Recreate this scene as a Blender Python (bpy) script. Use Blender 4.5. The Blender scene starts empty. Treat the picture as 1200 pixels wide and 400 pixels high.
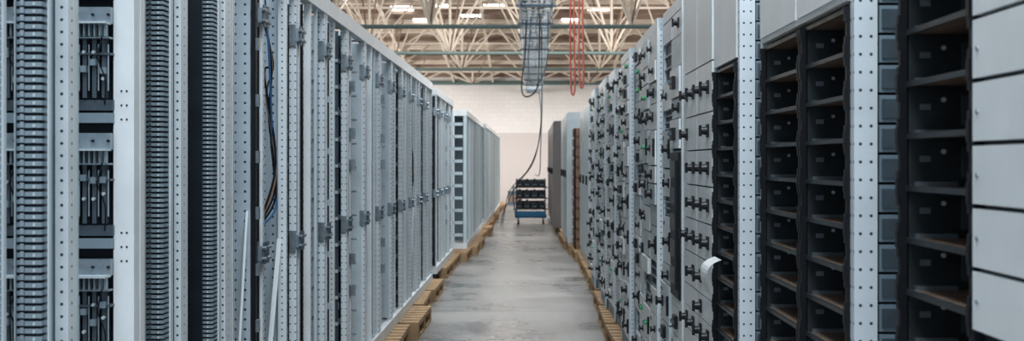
import bpy, math, random
from mathutils import Vector
random.seed(7)
S=bpy.context.scene
# ---------------------------------------------------------------- materials
def newmat(name):
    m=bpy.data.materials.new(name); m.use_nodes=True
    nt=m.node_tree; b=nt.nodes['Principled BSDF']; return m,nt,b
def N(nt,t,**k):
    n=nt.nodes.new(t)
    for a,v in k.items(): setattr(n,a,v)
    return n
def math_(nt,op,a,b=None,c=None):
    n=N(nt,'ShaderNodeMath',operation=op)
    for i,v in enumerate((a,b,c)):
        if v is None: continue
        if isinstance(v,(int,float)): n.inputs[i].default_value=v
        else: nt.links.new(v,n.inputs[i])
    return n.outputs[0]
def mix(nt,f,a,b):
    n=N(nt,'ShaderNodeMix',data_type='RGBA')
    for s,v in ((0,f),(6,a),(7,b)):
        if isinstance(v,(int,float)): n.inputs[s].default_value=v
        elif isinstance(v,tuple): n.inputs[s].default_value=(*v[:3],1)
        else: nt.links.new(v,n.inputs[s])
    return n.outputs[2]
def paint(name,c,rough=.42,metal=0.,var=.14,scale=6.,holes=None,hcol=(.05,.065,.08)):
    m,nt,b=newmat(name)
    tc=N(nt,'ShaderNodeTexCoord')
    ns=N(nt,'ShaderNodeTexNoise'); ns.inputs['Scale'].default_value=scale; ns.inputs['Detail'].default_value=7; ns.inputs['Roughness'].default_value=.6
    nt.links.new(tc.outputs['Object'],ns.inputs['Vector'])
    dark=tuple(x*(1-var*1.6) for x in c); lite=tuple(min(1,x*(1+var*.6)) for x in c)
    col=mix(nt,ns.outputs['Fac'],dark,lite)
    if holes:
        kind,p,r,u0=holes
        uv=N(nt,'ShaderNodeUVMap'); sp=N(nt,'ShaderNodeSeparateXYZ'); nt.links.new(uv.outputs[0],sp.inputs[0])
        u,v=sp.outputs[0],sp.outputs[1]
        dv=math_(nt,'MULTIPLY',math_(nt,'SUBTRACT',math_(nt,'FRACT',math_(nt,'DIVIDE',v,p)),.5),p)
        if kind=='col': du=math_(nt,'SUBTRACT',math_(nt,'ABSOLUTE',u),u0)
        else: du=math_(nt,'MULTIPLY',math_(nt,'SUBTRACT',math_(nt,'FRACT',math_(nt,'DIVIDE',u,p)),.5),p)
        d=math_(nt,'SQRT',math_(nt,'ADD',math_(nt,'MULTIPLY',du,du),math_(nt,'MULTIPLY',dv,dv)))
        mask=math_(nt,'LESS_THAN',d,r)
        col=mix(nt,mask,col,hcol)
    nt.links.new(col,b.inputs['Base Color'])
    rr=N(nt,'ShaderNodeMapRange'); rr.inputs['To Min'].default_value=max(0.05,rough-.12); rr.inputs['To Max'].default_value=rough+.16
    nt.links.new(ns.outputs['Fac'],rr.inputs['Value']); nt.links.new(rr.outputs[0],b.inputs['Roughness'])
    b.inputs['Metallic'].default_value=metal
    return m
def emis(name,c,s):
    m,nt,b=newmat(name); b.inputs['Base Color'].default_value=(*c,1)
    b.inputs['Emission Color'].default_value=(*c,1); b.inputs['Emission Strength'].default_value=s; return m
M={}
M['light']=paint('painted_steel_light',(.56,.63,.67),.35)
M['white']=paint('painted_steel_white',(.76,.80,.82),.35)
M['perf']=paint('perforated_post',(.69,.745,.78),.35,holes=('col',.03,.0038,0.))
M['perf2']=paint('perforated_post_double',(.66,.72,.76),.35,holes=('col',.04,.0036,.012))
M['grid']=paint('perforated_plate',(.46,.54,.59),holes=('grid',.04,.0052,0))
M['galv']=paint('galvanised_steel',(.40,.46,.50),.32,.75,.25,40)
M['slate']=paint('slate_metal',(.13,.165,.195),.4,.4,.25,12)
M['dark']=paint('dark_interior_steel',(.022,.032,.042),.45,.3,.3,8)  # dark steel, also the painted shade in the left frame gaps
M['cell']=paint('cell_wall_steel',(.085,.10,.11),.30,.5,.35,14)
M['black']=paint('black_plastic',(.010,.012,.015),.4)
M['fin']=paint('terminal_fin_grey',(.29,.36,.405),.4,.2)
M['bluegrey']=paint('bluegrey_panel',(.24,.31,.355),.5)
M['shelf']=paint('laminate_shelf',(.29,.215,.17),.5,0,.4,20)
M['wood']=paint('pallet_wood',(.46,.31,.18),.75,0,.45,9)
M['crate']=paint('crate_wood',(.28,.18,.13),.75,0,.4,9)
M['green']=paint('green_indicator',(.08,.42,.2),.3)
M['bluep']=paint('blue_painted_steel',(.02,.13,.24),.4)
M['red']=paint('orange_red_cable',(.34,.07,.045),.5)
M['cbblue']=paint('blue_cable',(.05,.14,.3),.5)
M['tie']=paint('green_grey_steel',(.14,.20,.19),.5)
M['truss']=paint('cream_steel',(.68,.60,.51),.6)
M['roof']=paint('roof_boarding',(.33,.245,.195),.8,0,.45,1.5)
M['skyl']=emis('skylight_glazing',(.95,.97,1.),5.)
M['brown']=paint('taupe_cabinet_paint',(.23,.215,.21),.5)
M['tealgrey']=paint('pale_teal_paint',(.54,.63,.67),.4)
# walls
m,nt,b=newmat('plaster_wall'); tc=N(nt,'ShaderNodeTexCoord'); ns=N(nt,'ShaderNodeTexNoise'); ns.inputs['Scale'].default_value=.7; ns.inputs['Detail'].default_value=8
nt.links.new(tc.outputs['Object'],ns.inputs['Vector'])
br=N(nt,'ShaderNodeTexBrick'); br.inputs['Color1'].default_value=(.76,.74,.72,1); br.inputs['Color2'].default_value=(.72,.70,.68,1); br.inputs['Mortar'].default_value=(.63,.60,.585,1)
br.inputs['Scale'].default_value=1.6; br.inputs['Mortar Size'].default_value=.01
mp=N(nt,'ShaderNodeMapping'); mp.inputs['Rotation'].default_value=(math.pi/2,0,0)
nt.links.new(tc.outputs['Object'],mp.inputs[0]); nt.links.new(mp.outputs[0],br.inputs['Vector'])
sp=N(nt,'ShaderNodeSeparateXYZ'); nt.links.new(tc.outputs['Object'],sp.inputs[0])
base=mix(nt,math_(nt,'LESS_THAN',sp.outputs[2],2.55),br.outputs[0],(.55,.505,.485))
nt.links.new(mix(nt,math_(nt,'MULTIPLY',ns.outputs['Fac'],.55),base,(.52,.49,.475)),b.inputs['Base Color']); b.inputs['Roughness'].default_value=.85
M['wall']=m
# floor
m,nt,b=newmat('worn_concrete'); tc=N(nt,'ShaderNodeTexCoord')
n1=N(nt,'ShaderNodeTexNoise'); n1.inputs['Scale'].default_value=.8; n1.inputs['Detail'].default_value=9; n1.inputs['Roughness'].default_value=.6
n2=N(nt,'ShaderNodeTexNoise'); n2.inputs['Scale'].default_value=9; n2.inputs['Detail'].default_value=8
for n in (n1,n2): nt.links.new(tc.outputs['Object'],n.inputs['Vector'])
c1=N(nt,'ShaderNodeValToRGB'); c1.color_ramp.elements[0].position=.33; c1.color_ramp.elements[0].color=(.12,.118,.115,1); c1.color_ramp.elements[1].position=.66; c1.color_ramp.elements[1].color=(.30,.292,.28,1)
nt.links.new(n1.outputs['Fac'],c1.inputs[0])
col=mix(nt,math_(nt,'MULTIPLY',n2.outputs['Fac'],.4),c1.outputs[0],(.15,.147,.143))
sp=N(nt,'ShaderNodeSeparateXYZ'); nt.links.new(tc.outputs['Object'],sp.inputs[0])
j=math_(nt,'LESS_THAN',math_(nt,'FRACT',math_(nt,'DIVIDE',sp.outputs[1],3.)),.012)
col=mix(nt,j,col,(.09,.09,.09)); nt.links.new(col,b.inputs['Base Color'])
rr=N(nt,'ShaderNodeMapRange'); rr.inputs['From Min'].default_value=.35; rr.inputs['From Max'].default_value=.65; rr.inputs['To Min'].default_value=.2; rr.inputs['To Max'].default_value=.48
nt.links.new(n1.outputs['Fac'],rr.inputs['Value']); nt.links.new(rr.outputs[0],b.inputs['Roughness'])
bp=N(nt,'ShaderNodeBump'); bp.inputs['Strength'].default_value=.2; bp.inputs['Distance'].default_value=.015; nt.links.new(n2.outputs['Fac'],bp.inputs['Height']); nt.links.new(bp.outputs[0],b.inputs['Normal'])
M['floor']=m
# ---------------------------------------------------------------- mesh builder
class MB:
    def __init__(s): s.v=[];s.f=[];s.m=[];s.uv=[];s.mats=[];s.sm=[]
    def mi(s,k):
        if k not in s.mats: s.mats.append(k)
        return s.mats.index(k)
    def quad(s,ps,k,uv=None,smooth=False):
        i=len(s.v); s.v+= [tuple(p) for p in ps]; s.f.append(tuple(range(i,i+len(ps)))); s.m.append(s.mi(k)); s.sm.append(smooth)
        s.uv+= uv or [(0,0)]*len(ps)
    def box(s,x0,x1,y0,y1,z0,z1,k):
        lo=(min(x0,x1),min(y0,y1),min(z0,z1)); hi=(max(x0,x1),max(y0,y1),max(z0,z1))
        for ax in range(3):
            a,b=[i for i in range(3) if i!=ax]
            if hi[a]-lo[a]>hi[b]-lo[b]: a,b=b,a
            ca=(lo[a]+hi[a])/2
            for sd in (0,1):
                ps=[];uv=[]
                for (p,q) in ((0,0),(1,0),(1,1),(0,1)):
                    c=[0,0,0]; c[ax]=(lo,hi)[sd][ax]; c[a]=(lo,hi)[p][a]; c[b]=(lo,hi)[q][b]
                    ps.append(c); uv.append((c[a]-ca,c[b]))
                n=(Vector(ps[1])-Vector(ps[0])).cross(Vector(ps[2])-Vector(ps[1]))
                if (n[ax]>0)!=(sd==1): ps.reverse(); uv.reverse()
                s.quad(ps,k,uv)
    def cyl(s,p0,p1,r,k,n=10,r2=None):
        p0=Vector(p0);p1=Vector(p1); d=(p1-p0).normalized(); r2=r if r2 is None else r2
        a=d.orthogonal().normalized(); b=d.cross(a)
        R0=[p0+(a*math.cos(t)+b*math.sin(t))*r for t in [2*math.pi*i/n for i in range(n)]]
        R1=[p1+(a*math.cos(t)+b*math.sin(t))*r2 for t in [2*math.pi*i/n for i in range(n)]]
        for i in range(n):
            j=(i+1)%n; s.quad([R0[i],R0[j],R1[j],R1[i]],k,None,True)
        s.quad(R1,k); s.quad(R0[::-1],k)
    def tube(s,pts,r,k,n=6):
        for a,b in zip(pts[:-1],pts[1:]): s.cyl(a,b,r,k,n)
    def mesh(s,name):
        me=bpy.data.meshes.new(name); me.from_pydata(s.v,[],s.f)
        for k in s.mats: me.materials.append(M[k])
        me.polygons.foreach_set('material_index',s.m); me.polygons.foreach_set('use_smooth',s.sm)
        uvl=me.uv_layers.new(name='UVMap'); uvl.data.foreach_set('uv',[c for t in s.uv for c in t])
        me.update(); return me
def put(name,me,loc=(0,0,0),rz=0,sz=1):
    if isinstance(me,MB): me=me.mesh(name)
    o=bpy.data.objects.new(name,me); o.location=loc; o.rotation_euler[2]=rz; o.scale[2]=sz
    S.collection.objects.link(o); return o
def curve_pts(ctrl,n=14):
    out=[]; c=[Vector(p) for p in ctrl]; c=[2*c[0]-c[1]]+c+[2*c[-1]-c[-2]]
    for i in range(1,len(c)-2):
        for t in range(n):
            u=t/n; p0,p1,p2,p3=c[i-1:i+3]
            out.append(.5*((2*p1)+(p2-p0)*u+(2*p0-5*p1+4*p2-p3)*u*u+(3*p1-p0-3*p2+p3)*u**3))
    out.append(c[-2]); return out
# ---------------------------------------------------------------- room
WY=43.0
def zr(y): return 4.45+(WY-max(y,10))*.13
b=MB(); b.box(-9,9,-6,WY+.2,-.2,0,'floor'); put('floor',b)
b=MB(); b.box(-9,9,WY,WY+.25,0,4.6,'wall'); 
b.box(-9,9,WY-.06,WY,4.28,4.42,'tie'); put('wall_north',b)
for sx,nm in((-1,'wall_west'),(1,'wall_east')):
    b=MB()
    xo=9*sx; xi=9.25*sx
    b.box(xo,xi,-6,WY+.25,0,1.6,'wall'); b.box(xo,xi,-6,WY+.25,3.8,4.6,'wall')
    for k in range(13):
        y=-6+k*4; b.box(xo,xi,y,y+1.4,1.6,3.8,'wall')
    for k in range(12):
        y=-6+k*4.1; b.box(xo,xi,y,min(y+4.1,WY+.2),4.6,zr(min(y+4.1,WY)),'wall')
    put(nm,b)
    for k in range(12):
        y=-6+k*4+1.4; w=MB()
        for t in range(5): w.box(xo+.08*sx,xo+.14*sx,y+t*.64,y+t*.64+.05,1.6,3.8,'white')
        for z in (1.6,2.3,3.0,3.74): w.box(xo+.08*sx,xo+.14*sx,y,y+2.6,z,z+.05,'white')
        put('window_%d'%(k+1+(12 if sx>0 else 0)),w)
b=MB()
def roofbox(x0,x1,y0,y1,dz0,dz1,k):
    P=lambda x,y,d:(x,y,zr(y)+d)
    a=[P(x0,y0,dz0),P(x1,y0,dz0),P(x1,y1,dz0),P(x0,y1,dz0)]; c=[P(x0,y0,dz1),P(x1,y0,dz1),P(x1,y1,dz1),P(x0,y1,dz1)]
    b.quad(a[::-1],k); b.quad(c,k)
    for i in range(4):
        j=(i+1)%4; b.quad([a[i],a[j],c[j],c[i]],k)
roofbox(-9.3,9.3,10,WY+.3,.12,.2,'roof'); roofbox(-9.3,9.3,-6,10,.12,.2,'roof')
y=10.5
while y<WY:
    roofbox(-9,9,y,y+.09,0,.12,'truss' if int(y)%3 else 'roof'); y+=1.1
x=-8.4
while x<9:
    roofbox(x,x+.07,10,WY,-.1,.0,'truss'); x+=1.4
for (x,y) in ((-2.9,32.8),(-2.0,33.8),(-1.3,32.6),(-3.4,34.6),(-.4,31.6),(-2.2,30.6),(1.6,33.4),(2.6,31.5),(-3.9,33.2),(.9,34.6)):
    roofbox(x,x+.6,y,y+.5,.09,.11,'skyl')
put('ceiling',b)
for yt in (12.0,17.9,23.8,29.6,34.8,41.2):
    t=MB(); h=zr(yt)-4.2
    t.cyl((-9,0,4.2),(9,0,4.2),.045,'tie',10)
    t.box(-9,9,-.04,.04,4.2+h-.1,4.2+h-.01,'truss')
    if h>1.2: t.box(-9,9,-.025,.025,4.2+h*.55,4.2+h*.55+.05,'truss')
    x=-8.; 
    while x<=8.01:
        for dx in (-1.,-.5,0,.5,1.):
            t.cyl((x,0,4.2),(x+dx,0,4.2+h-.05),.028 if dx else .035,'truss',6)
        if yt<40: t.cyl((x,0,4.22),(x+.9,2.6,zr(yt+2.6)),.024,'truss',6); t.cyl((x,0,4.22),(x-.45,1.8,zr(yt+1.8)),.018,'crate',6)
        t.cyl((x,0,4.22),(x-.9,-2.6,zr(yt-2.6)),.024,'truss',6); t.cyl((x,0,4.22),(x+.5,-1.6,zr(yt-1.6)),.018,'crate',6)
        x+=2.
    # shallow curved braces along the truss
    x=-8.
    while x<7.9 and h>.6:
        t.tube([(x+2*k/8,.03,4.2+min(h,1.7)*(.25+.55*math.sin(math.pi*k/8))) for k in range(9)],.02,'truss',5); x+=2
    put('roof_truss',t,(0,yt,0))
# ---------------------------------------------------------------- pallets
p=MB()
for i in range(7): p.box(0,.8,i*.172,i*.172+.125,.122,.144,'wood')
for x in (0,.35,.7): p.box(x,x+.1,0,1.157,.1,.122,'wood')
for x in (0,.35,.7):
    for y in (0,.53,1.057): p.box(x,x+.1,y,y+.1,.022,.1,'wood')
    p.box(x,x+.1,0,1.157,0,.022,'wood')
pal=p.mesh('wooden_pallet')
y=1.0
while y<40:
    if not(13.5<y<14.2): put('wooden_pallet',pal,(-1.82-random.uniform(-.09,.06)+(.12 if y>18 else 0),y,0),random.uniform(-.02,.02))
    y+=1.3
y=1.0
while y<34:
    put('wooden_pallet',pal,(.68-random.uniform(-.02,.07)-(.08 if y>19 else 0),y,0),random.uniform(-.02,.02)); y+=1.3
Z0=.146
# ---------------------------------------------------------------- left: open frames
def bracket(m,y,z):
    m.box(0,.012,y-.06,y+.06,z-.03,z+.03,'galv')
    m.box(-.03,.0,y-.07,y-.062,z-.05,z+.05,'galv')
    m.box(.012,.02,y-.045,y-.015,z-.045,z+.045,'slate'); m.box(.012,.02,y+.015,y+.045,z-.045,z+.045,'slate')
    for dy in (-.05,-.03,.03,.05):
        for dz in(-.022,.022): m.cyl((.012,y+dy,z+dz),(.028,y+dy,z+dz),.007,'galv',6)
def frame(variant):
    m=MB(); W=.775; D=.6; H=2.25
    m.box(-.045,0,.006,.042,0,H,'perf'); m.box(-.034,0,W-.05,W-.014,0,H,'perf2')
    m.box(-D,-D+.04,.0,.04,0,H,'perf'); m.box(-D,-D+.04,W-.04,W,0,H,'perf')
    m.box(-.045,-.012,-.006,.004,0.1,H-.1,'dark')  # dark strip paints the shadowed slit between neighbouring posts
    for z in (0,H-.085):
        m.box(-.05,.006,0,W,z,z+.085,'white'); m.box(-D,-D+.05,0,W,z,z+.085,'white')
        for y0,y1 in((0,.05),(W-.05,W)): m.box(-D+.05,-.05,y0,y1,z+.01,z+.075,'light')
    if variant==0: m.box(-D+.05,-.05,W-.055,W-.05,.1,H-.1,'slate')  # dark far plates here and below stand in for shade inside open bays
    if variant==1: m.box(-D+.05,-.03,W-.055,W-.05,.1,H-.1,'grid')
    if variant==2: m.box(-D+.05,-.05,W-.055,W-.05,.1,H-.1,'dark')
    if variant==0:
        m.box(-.05,-.02,W*.5,W*.5+.03,.085,H-.085,'perf'); m.box(-.3,-.05,W*.5+.03,W*.5+.036,.085,H-.085,'dark')  # dark divider behind the stile paints in the bay's shade
        for i in range(7): m.box(-.3,-.03,W*.5+.0,W*.5+.03,.2+i*.3,.235+i*.3,'light')
    if variant==1:
        m.box(-.04,-.006,.34,.375,.085,H-.085,'white')
        m.box(-.3,-.05,.37,.375,.085,H-.085,'dark'); m.box(-.02,-.005,.52,.54,.085,H-.085,'light')  # dark sheet set in as the shaded depth of the bay
    if variant==2:
        m.box(-.04,-.002,.50,.53,.085,H-.085,'perf'); m.box(-.3,-.04,.535,.54,.085,H-.085,'grid')
        for k in range(5):
            pts=curve_pts([(-.06-.012*k,.3,H-.1),(-.04,.32+.02*k,1.8),(-.04-.01*k,.40,1.35+.1*k),(-.02,.36,1.15+.05*k),(-.09,.3,1.05)],6)
            m.tube(pts,.005,('cbblue','black','black','crate','black')[k])
        m.cyl((-.03,.1,.1),(-.03,.48,1.0),.012,'white',6)
    if variant==3:
        m.box(-.3,-.02,W-.06,W-.055,.1,H-.1,'light')
        m.box(-.06,-.03,W*.4,W*.4+.03,.085,H-.085,'perf'); m.box(-.3,-.06,W*.4+.03,W*.4+.036,.085,H-.085,'dark')  # dark sheet behind the stile acts as painted bay shade
        for z in (.5,.7,1.3,1.5,1.8): m.box(-.07,-.0,W*.4-.02,W*.4+.0,z,z+.07,'galv')
    for z in [.2+.16*i for i in range(12)]:
        m.box(-.30,-.05,W-.07,W-.06,z,z+.02,'light')
        m.box(-.065,-.042,.004,.03,z,z+.03,'galv')
    m.box(-D-.004,-D,.0,W,.05,H-.05,'slate')
    for i in range(1,7): m.box(-D+.04,-D+.06,.045,W-.045,i*.32,i*.32+.04,'perf')
    for z in (.45,1.65): m.box(-.5,-.06,.005,.03,z,z+.04,'perf')
    bracket(m,0,.976); bracket(m,0,1.96)
    return m.mesh('open_cabinet_frame')
FR=[frame(i) for i in range(4)]
XL=-1.12
seq=[2,1,0,3,1,3,0,1,2,0,1]
y=4.98
for v in seq:
    put('open_cabinet_frame',FR[v],(XL,y,Z0)); y+=.78
y=14.4
for v in (0,1,3,0): put('open_cabinet_frame',FR[v],(XL-.02,y,Z0)); y+=.78
def tealcab(v):
    m=MB(); W=.775;D=.6;H=2.25
    for y0,y1 in((0.004,.05),(W-.05,W-.006)):
        m.box(-.05,0,y0,y1,0,H,'tealgrey'); m.box(-D,-D+.05,y0,y1,0,H,'tealgrey')
    for z in (0,H-.09): m.box(-D,.004,0,W,z,z+.09,'white')
    if v: m.box(-.03,-.01,.05,W*.6,.1,H-.1,'tealgrey')
    else: m.box(-.05,-.0,W*.5,W*.5+.04,.1,H-.1,'white')
    m.box(-D+.05,-.05,W-.07,W-.06,.1,H-.1,'bluegrey')
    for i in range(10): m.box(-D+.06,-.06,.0,.03,.2+i*.2,.25+i*.2,'tealgrey')
    m.box(-.22,-.19,.0,.03,.09,H-.09,'white')
    m.box(-D,-D+.02,.05,W-.05,.1,H-.1,'slate')
    return m.mesh('tall_open_cabinet')
TC=[tealcab(0),tealcab(1)]
y=18.6
for i in range(8): put('tall_open_cabinet',TC[i%3==0],(XL+.12,y,Z0),0,.96); y+=.79
y=25.8
for i in range(15): put('tall_open_cabinet',TC[i%3==1],(XL+.15,y,Z0),0,.97); y+=.79
# ---------------------------------------------------------------- left near: terminal racks
def slat(m,x,y,d,w,z0,z1,pitch=.0165):
    m.box(x-d,x-.012,y+.008,y+w-.004,z0,z1,'dark')
    n=int((z1-z0)/pitch)
    for i in range(n):
        z=z0+i*pitch
        m.box(x-d+.003,x-.002,y,y+w,z,z+pitch*.6,'fin')
        m.box(x-d*.80,x-d*.66,y-.005,y,z+.001,z+pitch*.8,'galv')
        m.box(x-d*.34,x-d*.26,y-.004,y,z+.001,z+pitch*.5,'light')
    m.box(x-d-.004,x-d,y+.002,y+w*.2,z0,z1,'light'); m.box(x-.002,x+.003,y+w*.7,y+w,z0,z1,'light')
def rackshell(m,y0,y1,D=.6,H=2.25,plate='slate'):
    X=XL
    for z in (Z0,Z0+H-.085):
        m.box(X-.05,X,y0,y1,z,z+.085,'white'); m.box(X-D,X-D+.05,y0,y1,z,z+.085,'white')
        for a in (y0,y1-.05): m.box(X-D+.05,X-.05,a,a+.05,z+.01,z+.075,'light')
    for a in (y0,y1-.045): m.box(X-D,X-D+.04,a,a+.045,Z0,Z0+H,'perf')
    m.box(X-D-.004,X-D,y0,y1,Z0,Z0+H,plate)
za,zb=Z0+.085,Z0+2.16
m=MB(); rackshell(m,1.9,2.94)
m.box(XL-.04,XL,1.9,1.945,Z0,Z0+2.25,'perf')
for (yy,d,w) in ((2.1,.06,.05),(2.3,.06,.05)): slat(m,XL,yy,d,w,za,zb)
slat(m,XL,2.50,.03,.045,za,zb); slat(m,XL,2.741,.063,.045,za,zb,.0175)
m.box(XL-.15,XL-.07,2.70,2.70+.006,za,zb,'slate')
m.box(XL-.04,XL-.03,2.585,2.60,za,zb,'white')
m.box(XL-.032,XL,2.893,2.938,Z0,Z0+2.25,'perf'); m.box(XL-.055,XL-.036,2.86,2.93,za,zb,'bluegrey')
put('terminal_rack',m)
m=MB(); rackshell(m,2.945,3.42)
m.box(XL-.058,XL,3.372,3.416,Z0,Z0+2.25,'white'); m.box(XL-.03,XL,2.945,2.96,Z0,Z0+2.25,'light')
for z in (1.22,1.26,1.30,1.62,1.66,1.70,2.0,.9,.94):
    for dx in (.02,.035): m.cyl((XL-dx,3.3725,z),(XL-dx,3.371,z),.003,'black',8)
m.box(XL-.55,XL-.058,3.40,3.41,za,zb,'dark')
rr_=random.Random(9)
for z in (.49,.84,1.194,1.547,1.90,2.25):
    m.box(XL-.5,XL-.055,3.34,3.36,z-.012,z+.034,'galv'); m.box(XL-.5,XL-.055,3.30,3.345,z-.016,z-.01,'light')
    m.box(XL-.5,XL-.055,3.33,3.36,z-.055,z-.05,'galv')
    for i in range(30):
        xx=XL-.06-i*.0145; m.box(xx-.005,xx,3.315,3.335,z-.05,z-.012,'fin'); 
        if i%3==0: m.cyl((xx,3.34,z+.012),(xx,3.332,z+.012),.004,'black',6)
    for i in range(16):
        xx=XL-.075-i*.027
        m.box(xx-.008,xx+.004,3.35,3.37,z-.22,z-.055,'slate'); m.cyl((xx+.010,3.35,z-.20),(xx+.010,3.35,z-.07),.0028,'galv',8)
        q=rr_.uniform(.08,.17); m.box(xx-.009,xx+.007,3.335,3.36,z-q-.018,z-q,'fin')
        q=rr_.uniform(.08,.17); m.cyl((xx,3.345,z-q),(xx,3.335,z-q),.005,'light',8)
        if i%3==0: m.tube(curve_pts([(xx,3.33,z-.05),(xx-.006,3.315,z-.11),(xx+.012,3.32,z-.17),(xx+.004,3.34,z-.24)],5),.002,('black','cbblue','light')[i//3%3],5)
    m.box(XL-.5,XL-.055,3.36,3.38,z-.255,z-.225,'slate'); m.box(XL-.5,XL-.055,3.34,3.38,z-.10,z-.094,'slate')
    m.box(XL-.5,XL-.055,3.35,3.38,z-.29,z-.262,'bluegrey')
put('terminal_rack',m)
m=MB(); rackshell(m,3.425,4.485)
slat(m,XL,3.647,.057,.085,za,zb,.0155); m.box(XL-.025,XL,3.43,3.465,Z0,Z0+2.25,'white')
m.box(XL-.022,XL,3.824,3.90,Z0+.085,Z0+2.165,'perf'); m.box(XL-.06,XL-.03,3.80,3.815,za,zb,'light')
slat(m,XL,4.215,.066,.09,za,zb,.0155)
m.box(XL-.019,XL,4.38,4.47,Z0,Z0+2.25,'perf'); m.box(XL-.03,XL-.02,4.34,4.37,za,zb,'bluegrey')
m.box(XL-.4,XL-.07,4.45,4.46,za,zb,'dark'); m.box(XL-.4,XL-.07,3.62,3.63,za,zb,'dark'); m.box(XL-.4,XL-.02,4.14,4.15,za,zb,'dark')
put('terminal_rack',m)
m=MB(); rackshell(m,4.49,4.895,plate='bluegrey')
m.box(XL-.5,XL-.02,4.85,4.862,za,zb,'grid'); m.box(XL-.02,XL,4.865,4.892,Z0,Z0+2.25,'black')
m.box(XL-.03,XL,4.49,4.52,Z0,Z0+2.25,'light')
m.cyl((XL-.03,4.6,.3),(XL-.03,4.84,1.3),.006,'white',8)
for i in range(9): m.box(XL,XL+.012,4.862,4.892,Z0+.2+i*.23,Z0+.25+i*.23,'galv')
put('terminal_rack',m)
# ---------------------------------------------------------------- right side
XR=.72
def cells(m,y0,y1,z0,z1,pitch=.1,D=.38):
    X=XR
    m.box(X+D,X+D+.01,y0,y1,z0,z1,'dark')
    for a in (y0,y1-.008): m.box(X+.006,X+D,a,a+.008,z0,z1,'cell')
    n=int(round((z1-z0)/pitch))
    for i in range(n+1):
        z=z0+i*pitch
        m.box(X+.012,X+D,y0+.008,y1-.008,z-.003,z+.003,'shelf')
        m.box(X+.004,X+.012,y0+.008,y1-.008,z-.006,z+.005,'cell')
        if i<n:
            m.box(X+.02,X+.10,y1-.02,y1-.008,z+.003,z+.012,'galv')
            m.box(X+.03,X+.05,y1-.011,y1-.008,z+.05,z+.062,'galv')
            m.box(X+.11,X+.125,y1-.012,y1-.008,z+.02,z+.08,'slate')
            m.cyl((X+.075,y1-.012,z+.07),(X+.075,y1-.008,z+.07),.005,'light',6)
            m.box(X+.02,X+.10,y0+.008,y0+.02,z+.003,z+.012,'galv')
    for a in (y0,y1):
        N_=n*6
        for i in range(N_):
            z=z0+i*pitch/6; e=.006+.008*abs(math.cos(math.pi*(i+.5)/6))
            m.box(X-e,X+.008,a-.008,a+.006,z,z+pitch/6,'black')
def sideboxes(m,y,z0,z1,pitch=.067,x0=.055,x1=.19):
    m.box(XR+x0,XR+.4,y+.015,y+.02,z0,z1,'dark')
    n=int((z1-z0)/pitch)
    for i in range(n):
        z=z0+i*pitch; m.box(XR+x0+.004,XR+x1,y,y+.015,z+.003,z+pitch-.003,'bluegrey')
        m.box(XR+x0+.01,XR+x1-.02,y-.006,y,z+.012,z+pitch-.012,'slate')
def shellR(m,y0,y1,D=.42,H=2.15):
    m.box(XR,XR+D,y0,y1,Z0,Z0+.1,'bluegrey'); m.box(XR,XR+D,y0,y1,Z0+H-.04,Z0+H,'light')
    m.box(XR+D-.01,XR+D,y0,y1,Z0,Z0+H,'bluegrey')
Z1=Z0+.1
m=MB(); shellR(m,1.30,2.33)
cells(m,1.935,2.31,.25,1.95,.1)
cells(m,1.33,1.90,.25,1.15,.1)
m.box(XR+.002,XR+.40,1.33,1.90,1.20,2.25,'dark'); 
for i in range(10):
    z=1.232+i*.1005
    m.box(XR-.012,XR+.002,1.32,1.915,z,z+.093,'white')
    m.box(XR-.016,XR-.012,1.60,1.66,z+.04,z+.05,'galv')
    for yy in (1.345,1.893): m.cyl((XR-.012,yy,z+.046),(XR-.015,yy,z+.046),.004,'galv',8)
m.box(XR-.01,XR+.05,1.915,1.93,1.2,2.25,'dark'); m.box(XR,XR+.4,1.3,1.33,Z0,2.29,'light')
m.box(XR,XR+.4,1.93,2.33,1.95,2.26,'light')
put('modular_drawer_rack',m)
m=MB(); shellR(m,2.66,3.745)
m.box(XR,XR+.052,2.66,2.692,Z0,Z0+2.15,'perf2'); sideboxes(m,2.672,Z1,2.25)
cells(m,2.70,3.15,.25,1.85,.1); cells(m,3.175,3.69,.25,1.85,.1)
m.box(XR-.006,XR+.4,2.695,3.70,1.865,2.255,'white'); m.box(XR-.012,XR-.006,2.70,3.18,1.88,2.24,'white'); m.box(XR-.012,XR-.006,3.2,3.69,1.88,2.24,'white')
m.box(XR,XR+.03,3.705,3.742,Z0,Z0+2.15,'light')
put('modular_compartment_rack',m)
def knob(m,X,yy,c,s=1.):
    m.box(X-.006*s,X,yy-.022*s,yy+.022*s,c-.024*s,c+.024*s,'black')
    m.cyl((X-.006*s,yy,c),(X-.026*s,yy,c),.016*s,'black',12,.013*s)
    m.box(X-.034*s,X-.024*s,yy-.006*s,yy+.006*s,c-.02*s,c+.02*s,'black')
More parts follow.
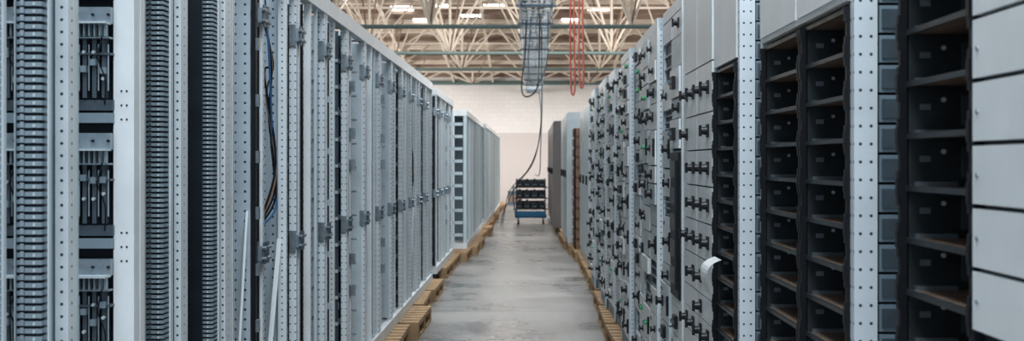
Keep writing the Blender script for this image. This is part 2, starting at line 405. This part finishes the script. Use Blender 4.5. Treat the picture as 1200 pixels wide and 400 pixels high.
def front_module(m,y0,y1,z0,z1,rnd,X):
    k=rnd.choice(['white','white','light','white','light','white'])
    t=rnd.choice([.008,.012,.02]); g=.004
    m.box(X-t,X+.02,y0+g,y1-g,z0+g,z1-g,k)
    h=z1-z0; c=(z0+z1)/2; yc=(y0+y1)/2; r=rnd.random()
    if r<.62:
        yy=y0+(y1-y0)*rnd.choice([.3,.5,.75])
        knob(m,X-t,yy,c,rnd.choice([.8,1.,1.15]))
        if h>.14: m.box(X-t-.003,X-t,y1-.07,y1-.03,z1-.05,z1-.03,'slate')
    elif r<.80:
        m.box(X-t-.018,X-t,yc-.05,yc+.05,c-.03,c+.03,'black')
        for i in range(4): m.box(X-t-.028,X-t-.016,yc-.042+i*.024,yc-.03+i*.024,c-.006,c+.01,'slate')
    elif r<.87:
        for i,kk in enumerate(('green','black','galv')): m.cyl((X-t,yc-.04+i*.04,c),(X-t-.02,yc-.04+i*.04,c),.012,kk,10)
    if h>.18: m.box(X-t-.012,X-t,y0+.02,y0+.035,c-.05,c+.05,'black')
def mcc(seed,W=.88,slot=False):
    rnd=random.Random(seed); m=MB(); H=2.15; D=.45; X=0
    m.box(X+.02,X+D,0,W,0,H,'bluegrey'); m.box(X-.012,X+.03,0,.035,0,H,'perf'); m.box(X-.004,X+.03,W-.02,W-.004,0,H,'light')
    m.box(X,X+.03,0,W,0,.09,'bluegrey'); m.box(X-.006,X+.03,0,W,H-.06,H,'white')
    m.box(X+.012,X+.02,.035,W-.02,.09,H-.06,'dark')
    cols=[(.04,.04+(W-.06)*.48),(.04+(W-.06)*.52,W-.022)]
    m.box(X+.0,X+.02,cols[0][1],cols[1][0],.09,H-.06,'slate')
    for ci,(a,b_) in enumerate(cols):
        z=.1
        if slot and ci==0:
            m.box(X-.02,X+.01,a+.03,b_-.03,.7,1.4,'black'); m.box(X-.03,X-.02,a+.07,a+.10,.74,1.36,'dark')
            for q in range(5): m.box(X-.026,X-.02,a+.12,b_-.05,.76+q*.13,.84+q*.13,'cell')
        while z<H-.08:
            h=rnd.choice([.1,.1,.12,.15,.15,.2,.25]); 
            if z+h>H-.13: h=H-.065-z
            if slot and ci==0 and z<1.4 and z+h>.7:
                if z<.7: m.box(X-.01,X+.02,a+.004,b_-.004,z,.69,'white')
                m.box(X-.005,X+.01,a,b_,.69,1.41,'light'); z=1.415; continue
            if rnd.random()<.08:
                for q in range(3): m.box(X+.0,X+.02,a,b_,z+h*q/3+.004,z+h*q/3+.012,'galv')
            else: front_module(m,a,b_,z,z+h,rnd,X)
            z+=h
    return m.mesh('switchgear_cabinet')
MC=[mcc(3,slot=True,W=.85),mcc(11,W=.83),mcc(23,W=.85),mcc(42,W=.84),mcc(57,slot=True,W=.83)]
m=MB(); shellR(m,4.12,5.56)
m.box(XR,XR+.054,4.12,4.155,Z0,Z0+2.15,'perf2'); sideboxes(m,4.135,Z1,2.25)
cells(m,4.17,4.66,.25,1.85,.1)
m.box(XR-.004,XR+.4,4.165,4.67,1.865,2.255,'white')
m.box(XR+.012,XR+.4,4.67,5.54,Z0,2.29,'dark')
pts=[(XR-.02-.055*math.sin(t/10*2.4),1.12+.02-.085*t/10*1.6+.03*math.sin(t/10*3)) for t in range(11)]
for (xa,za2),(xb,zb2) in zip(pts[:-1],pts[1:]): m.quad([(xa,4.38,za2),(xa,4.55,za2),(xb,4.55,zb2),(xb,4.38,zb2)],'white',None,True)
rnd=random.Random(5)
for a,b_ in ((4.68,5.1),(5.11,5.54)):
    z=.25
    for h in (.15,.15,.2,.1,.1,.15,.15,.15,.15,.15,.2,.36):
        if z+h>2.27:break
        m.box(XR-.01,XR+.02,a,b_,z+.003,z+h-.003,'white')
        if h<.3:
            for yy in (a+.1,b_-.12):
                if rnd.random()<.8: knob(m,XR-.01,yy,z+h/2,1.1)
        z+=h
put('switchgear_rack',m)
y=5.6
for i,k in enumerate([0,2,1,3,4,1,2,3,1,0]):
    put('switchgear_cabinet',MC[k],(XR+(0,-.02,.012,-.022,.015)[i%5],y,Z0),0,(1,.995,1.01,1,.985)[i%5]); y+=.905
def plain(k,W,H,D=.5):
    m=MB(); m.box(.015,D,0,W,0,H,k); m.box(0,.015,.02,W/2-.005,.1,H-.03,k); m.box(0,.015,W/2+.005,W-.02,.1,H-.03,k)
    for a in (W/2-.05,W/2+.03): m.box(-.02,0,a,a+.02,H*.5,H*.5+.12,'black')
    m.box(.02,D-.02,-.01,0,.15,H*.45,k); m.box(.02,D-.02,-.01,0,H*.5,H-.1,k)
    return m.mesh('tall_cabinet')
pw=plain('light',.9,2.1); pb=plain('brown',.9,2.2)
y=15.3
for i in range(3): put('tall_cabinet',pw,(XR+.02,y,Z0)); y+=.93
m=MB()
for z in [i*.16 for i in range(12)]:
    m.box(0,.5,0,.02,z,z+.12,'crate'); m.box(0,.02,0,.9,z,z+.12,'crate'); m.box(.48,.5,0,.9,z,z+.12,'crate'); m.box(0,.5,.88,.9,z,z+.12,'crate')
for x in(.02,.43):
    for yy in(.02,.83): m.box(x,x+.05,yy,yy+.05,0,1.88,'crate')
m.box(.06,.44,.08,.82,0,1.75,'slate')
put('slatted_wooden_crate',m,(.68,18.6,Z0)); 
y=19.9
for i in range(4): put('tall_cabinet',pw,(.60,y,Z0),0,1.04); y+=.93
y=24.6
for i in range(8): put('tall_cabinet',pb,(.46,y,Z0)); y+=.93
# ---------------------------------------------------------------- trolley
t=MB(); rnd=random.Random(2)
t.box(-.38,.38,0,.5,.16,.22,'bluep')
for x in(-.36,.33):
    for yy in(0,.47): t.box(x,x+.03,yy,yy+.03,.2,1.1,'slate')
for z in (.36,.62,.88):
    t.box(-.38,.38,0,.5,z,z+.025,'slate'); t.box(-.36,.36,.46,.475,z,z+.20,'slate')
    for i in range(4):
        x=-.36+i*.18; h=.13+rnd.random()*.05
        t.box(x+.01,x+.165,-.02,.45,z+.025,z+.025+h,'black' if i!=2 else 'dark'); t.box(x+.04,x+.135,-.03,-.02,z+.06,z+.09,'slate')
        t.cyl((x+.09,.0,z+.03+h),(x+.09,.4,z+.03+h),.03,'black',10)
    t.box(-.42,.42,-.03,-.01,z+.0,z+.02,'black')
for x in(-.3,.3):
    for yy in(.06,.44):
        t.cyl((x-.02,yy,.065),(x+.02,yy,.065),.065,'black',14); t.box(x-.03,x+.03,yy-.03,yy+.03,.12,.16,'galv')
t.tube([(-.36,0,.2),(-.42,-.12,.6),(-.42,-.12,.95)],.014,'bluep',8)
t.box(-.34,.34,-.02,0,.20,.32,'bluep')
put('equipment_trolley',t,(.0,28.6,0))
t=MB(); t.box(0,.5,0,.4,0,.45,'slate'); t.box(.05,.45,-.01,0,.1,.35,'crate'); t.box(-.02,.52,-.02,.42,.45,.48,'slate'); put('equipment_box',t,(-.80,41.8,0))
# ---------------------------------------------------------------- cable tray
t=MB(); za_=4.0
for x in(-.16,.32): t.box(x,x+.02,8,42.8,za_-.05,za_+.06,'galv')
y=8.2
while y<42.7: t.box(-.14,.32,y,y+.05,za_-.04,za_-.015,'galv'); y+=.4
y=8.2
while y<42:
    t.cyl((-.14,y,za_+.05),(.32,y+.6,za_+.05),.01,'slate',6); t.cyl((.32,y+.6,za_+.05),(-.14,y+1.2,za_+.05),.01,'slate',6); y+=1.2
for i in range(4):
    x=[-.08,.02,.12,.2][i]; pts=[(x+.02*math.sin(k*1.3+i),8+k*1.2,za_+.01+.012*(i%2)) for k in range(29)]
    t.tube(pts,.014,('black','slate','black','slate')[i],6)
y=9
while y<42:
    for x in(-.2,.38): t.cyl((x,y,za_-.08),(x,y,zr(y)),.01,'galv',6)
    t.box(-.22,.40,y-.02,y+.02,za_-.09,za_-.05,'slate'); y+=2.4
put('ceiling_cable_tray',t)
for c,mt,r in (([(.15,20,3.98),(.14,20.2,3.2),(.1,20.4,2.75),(-.08,20.5,2.62),(-.16,20.6,2.8),(-.1,20.8,3.4),(-.08,21,3.98)],'black',.012),
    ([(.28,19.5,3.98),(.27,19.6,3.2),(.16,19.8,2.85),(.02,20,2.8),(-.04,20.2,3.1),(0,20.3,3.98)],'slate',.010),
    ([(.2,22,3.98),(.2,22.1,3.0),(.19,22.4,2.2),(.05,23.5,1.5),(-.3,25,1.0),(-.6,27,.4),(-.7,28,.02)],'black',.01),
    ([(.16,23,3.98),(.15,23.1,3.0),(.2,23.4,2.5),(.16,24,1.9),(-.05,25.5,1.35),(-.5,27.4,.8),(-.66,28.2,.02)],'slate',.009),
    ([(.24,26,3.98),(.25,26.1,2.9),(.22,26.4,1.9),(.2,27,1.25),(.1,27.4,1.2)],'slate',.01)):
    t=MB(); t.tube(curve_pts(c,8),r,mt); put('hanging_cable',t)
for x,zb_ in((.60,2.5),(.73,2.6)):
    t=MB(); t.tube(curve_pts([(x,17.9,4.2),(x-.01,17.85,3.4),(x,17.85,zb_+.15),(x+.03,17.85,zb_),(x+.06,17.85,zb_+.15),(x+.05,17.85,3.3),(x+.045,17.9,4.2)],8),.014,'red'); put('hanging_hose',t)
# ---------------------------------------------------------------- lights
def area(name,loc,rot,sx,sy,p,c):
    l=bpy.data.lights.new(name,'AREA'); l.shape='RECTANGLE'; l.size=sx; l.size_y=sy; l.energy=p; l.color=c
    o=bpy.data.objects.new(name,l); o.location=loc; o.rotation_euler=rot; S.collection.objects.link(o)
area('skylight_lamp',(0,0,7.5),(math.radians(15),0,0),4,7,850,(.88,.95,1))  # added overhead fill lamps, no skylight opening above them
area('skylight_lamp',(0,14,7.6),(0,0,0),3,6,800,(.92,.97,1))
area('skylight_lamp',(0,26,6.2),(0,0,0),8,2.,680,(1,.98,.96))
area('skylight_lamp',(0,39,4.15),(0,0,0),8,2,290,(1,.98,.96))  # added fill lamp near the far wall
area('window_light_west',(-8.8,36,2.8),(0,-math.pi/2,0),2.2,12,900,(1,.975,.94))  # added lamp inside the window wall, out of view, brightens the far wall
area('window_light_east',(8.8,30,2.8),(0,math.pi/2,0),2.2,14,700,(1,.96,.91))  # added fill lamp just inside the east windows, out of view
w=bpy.data.worlds.new('World'); S.world=w; w.use_nodes=True
bg=w.node_tree.nodes['Background']; bg.inputs[0].default_value=(.72,.86,1,1); bg.inputs[1].default_value=1.1
# ---------------------------------------------------------------- camera
cd=bpy.data.cameras.new('camera'); cam=bpy.data.objects.new('camera',cd); S.collection.objects.link(cam)
cam.location=(0,0,1.5); cam.rotation_euler=(math.pi/2,0,0)
cd.sensor_width=36; cd.lens=42; cd.shift_x=-22/1200; cd.shift_y=-10/1200; cd.clip_end=200
cd.dof.use_dof=True; cd.dof.focus_distance=4.8; cd.dof.aperture_fstop=5.6
S.camera=cam
S.view_settings.view_transform='Standard'
try: S.view_settings.look='Medium High Contrast'
except Exception as e: print('look',e)
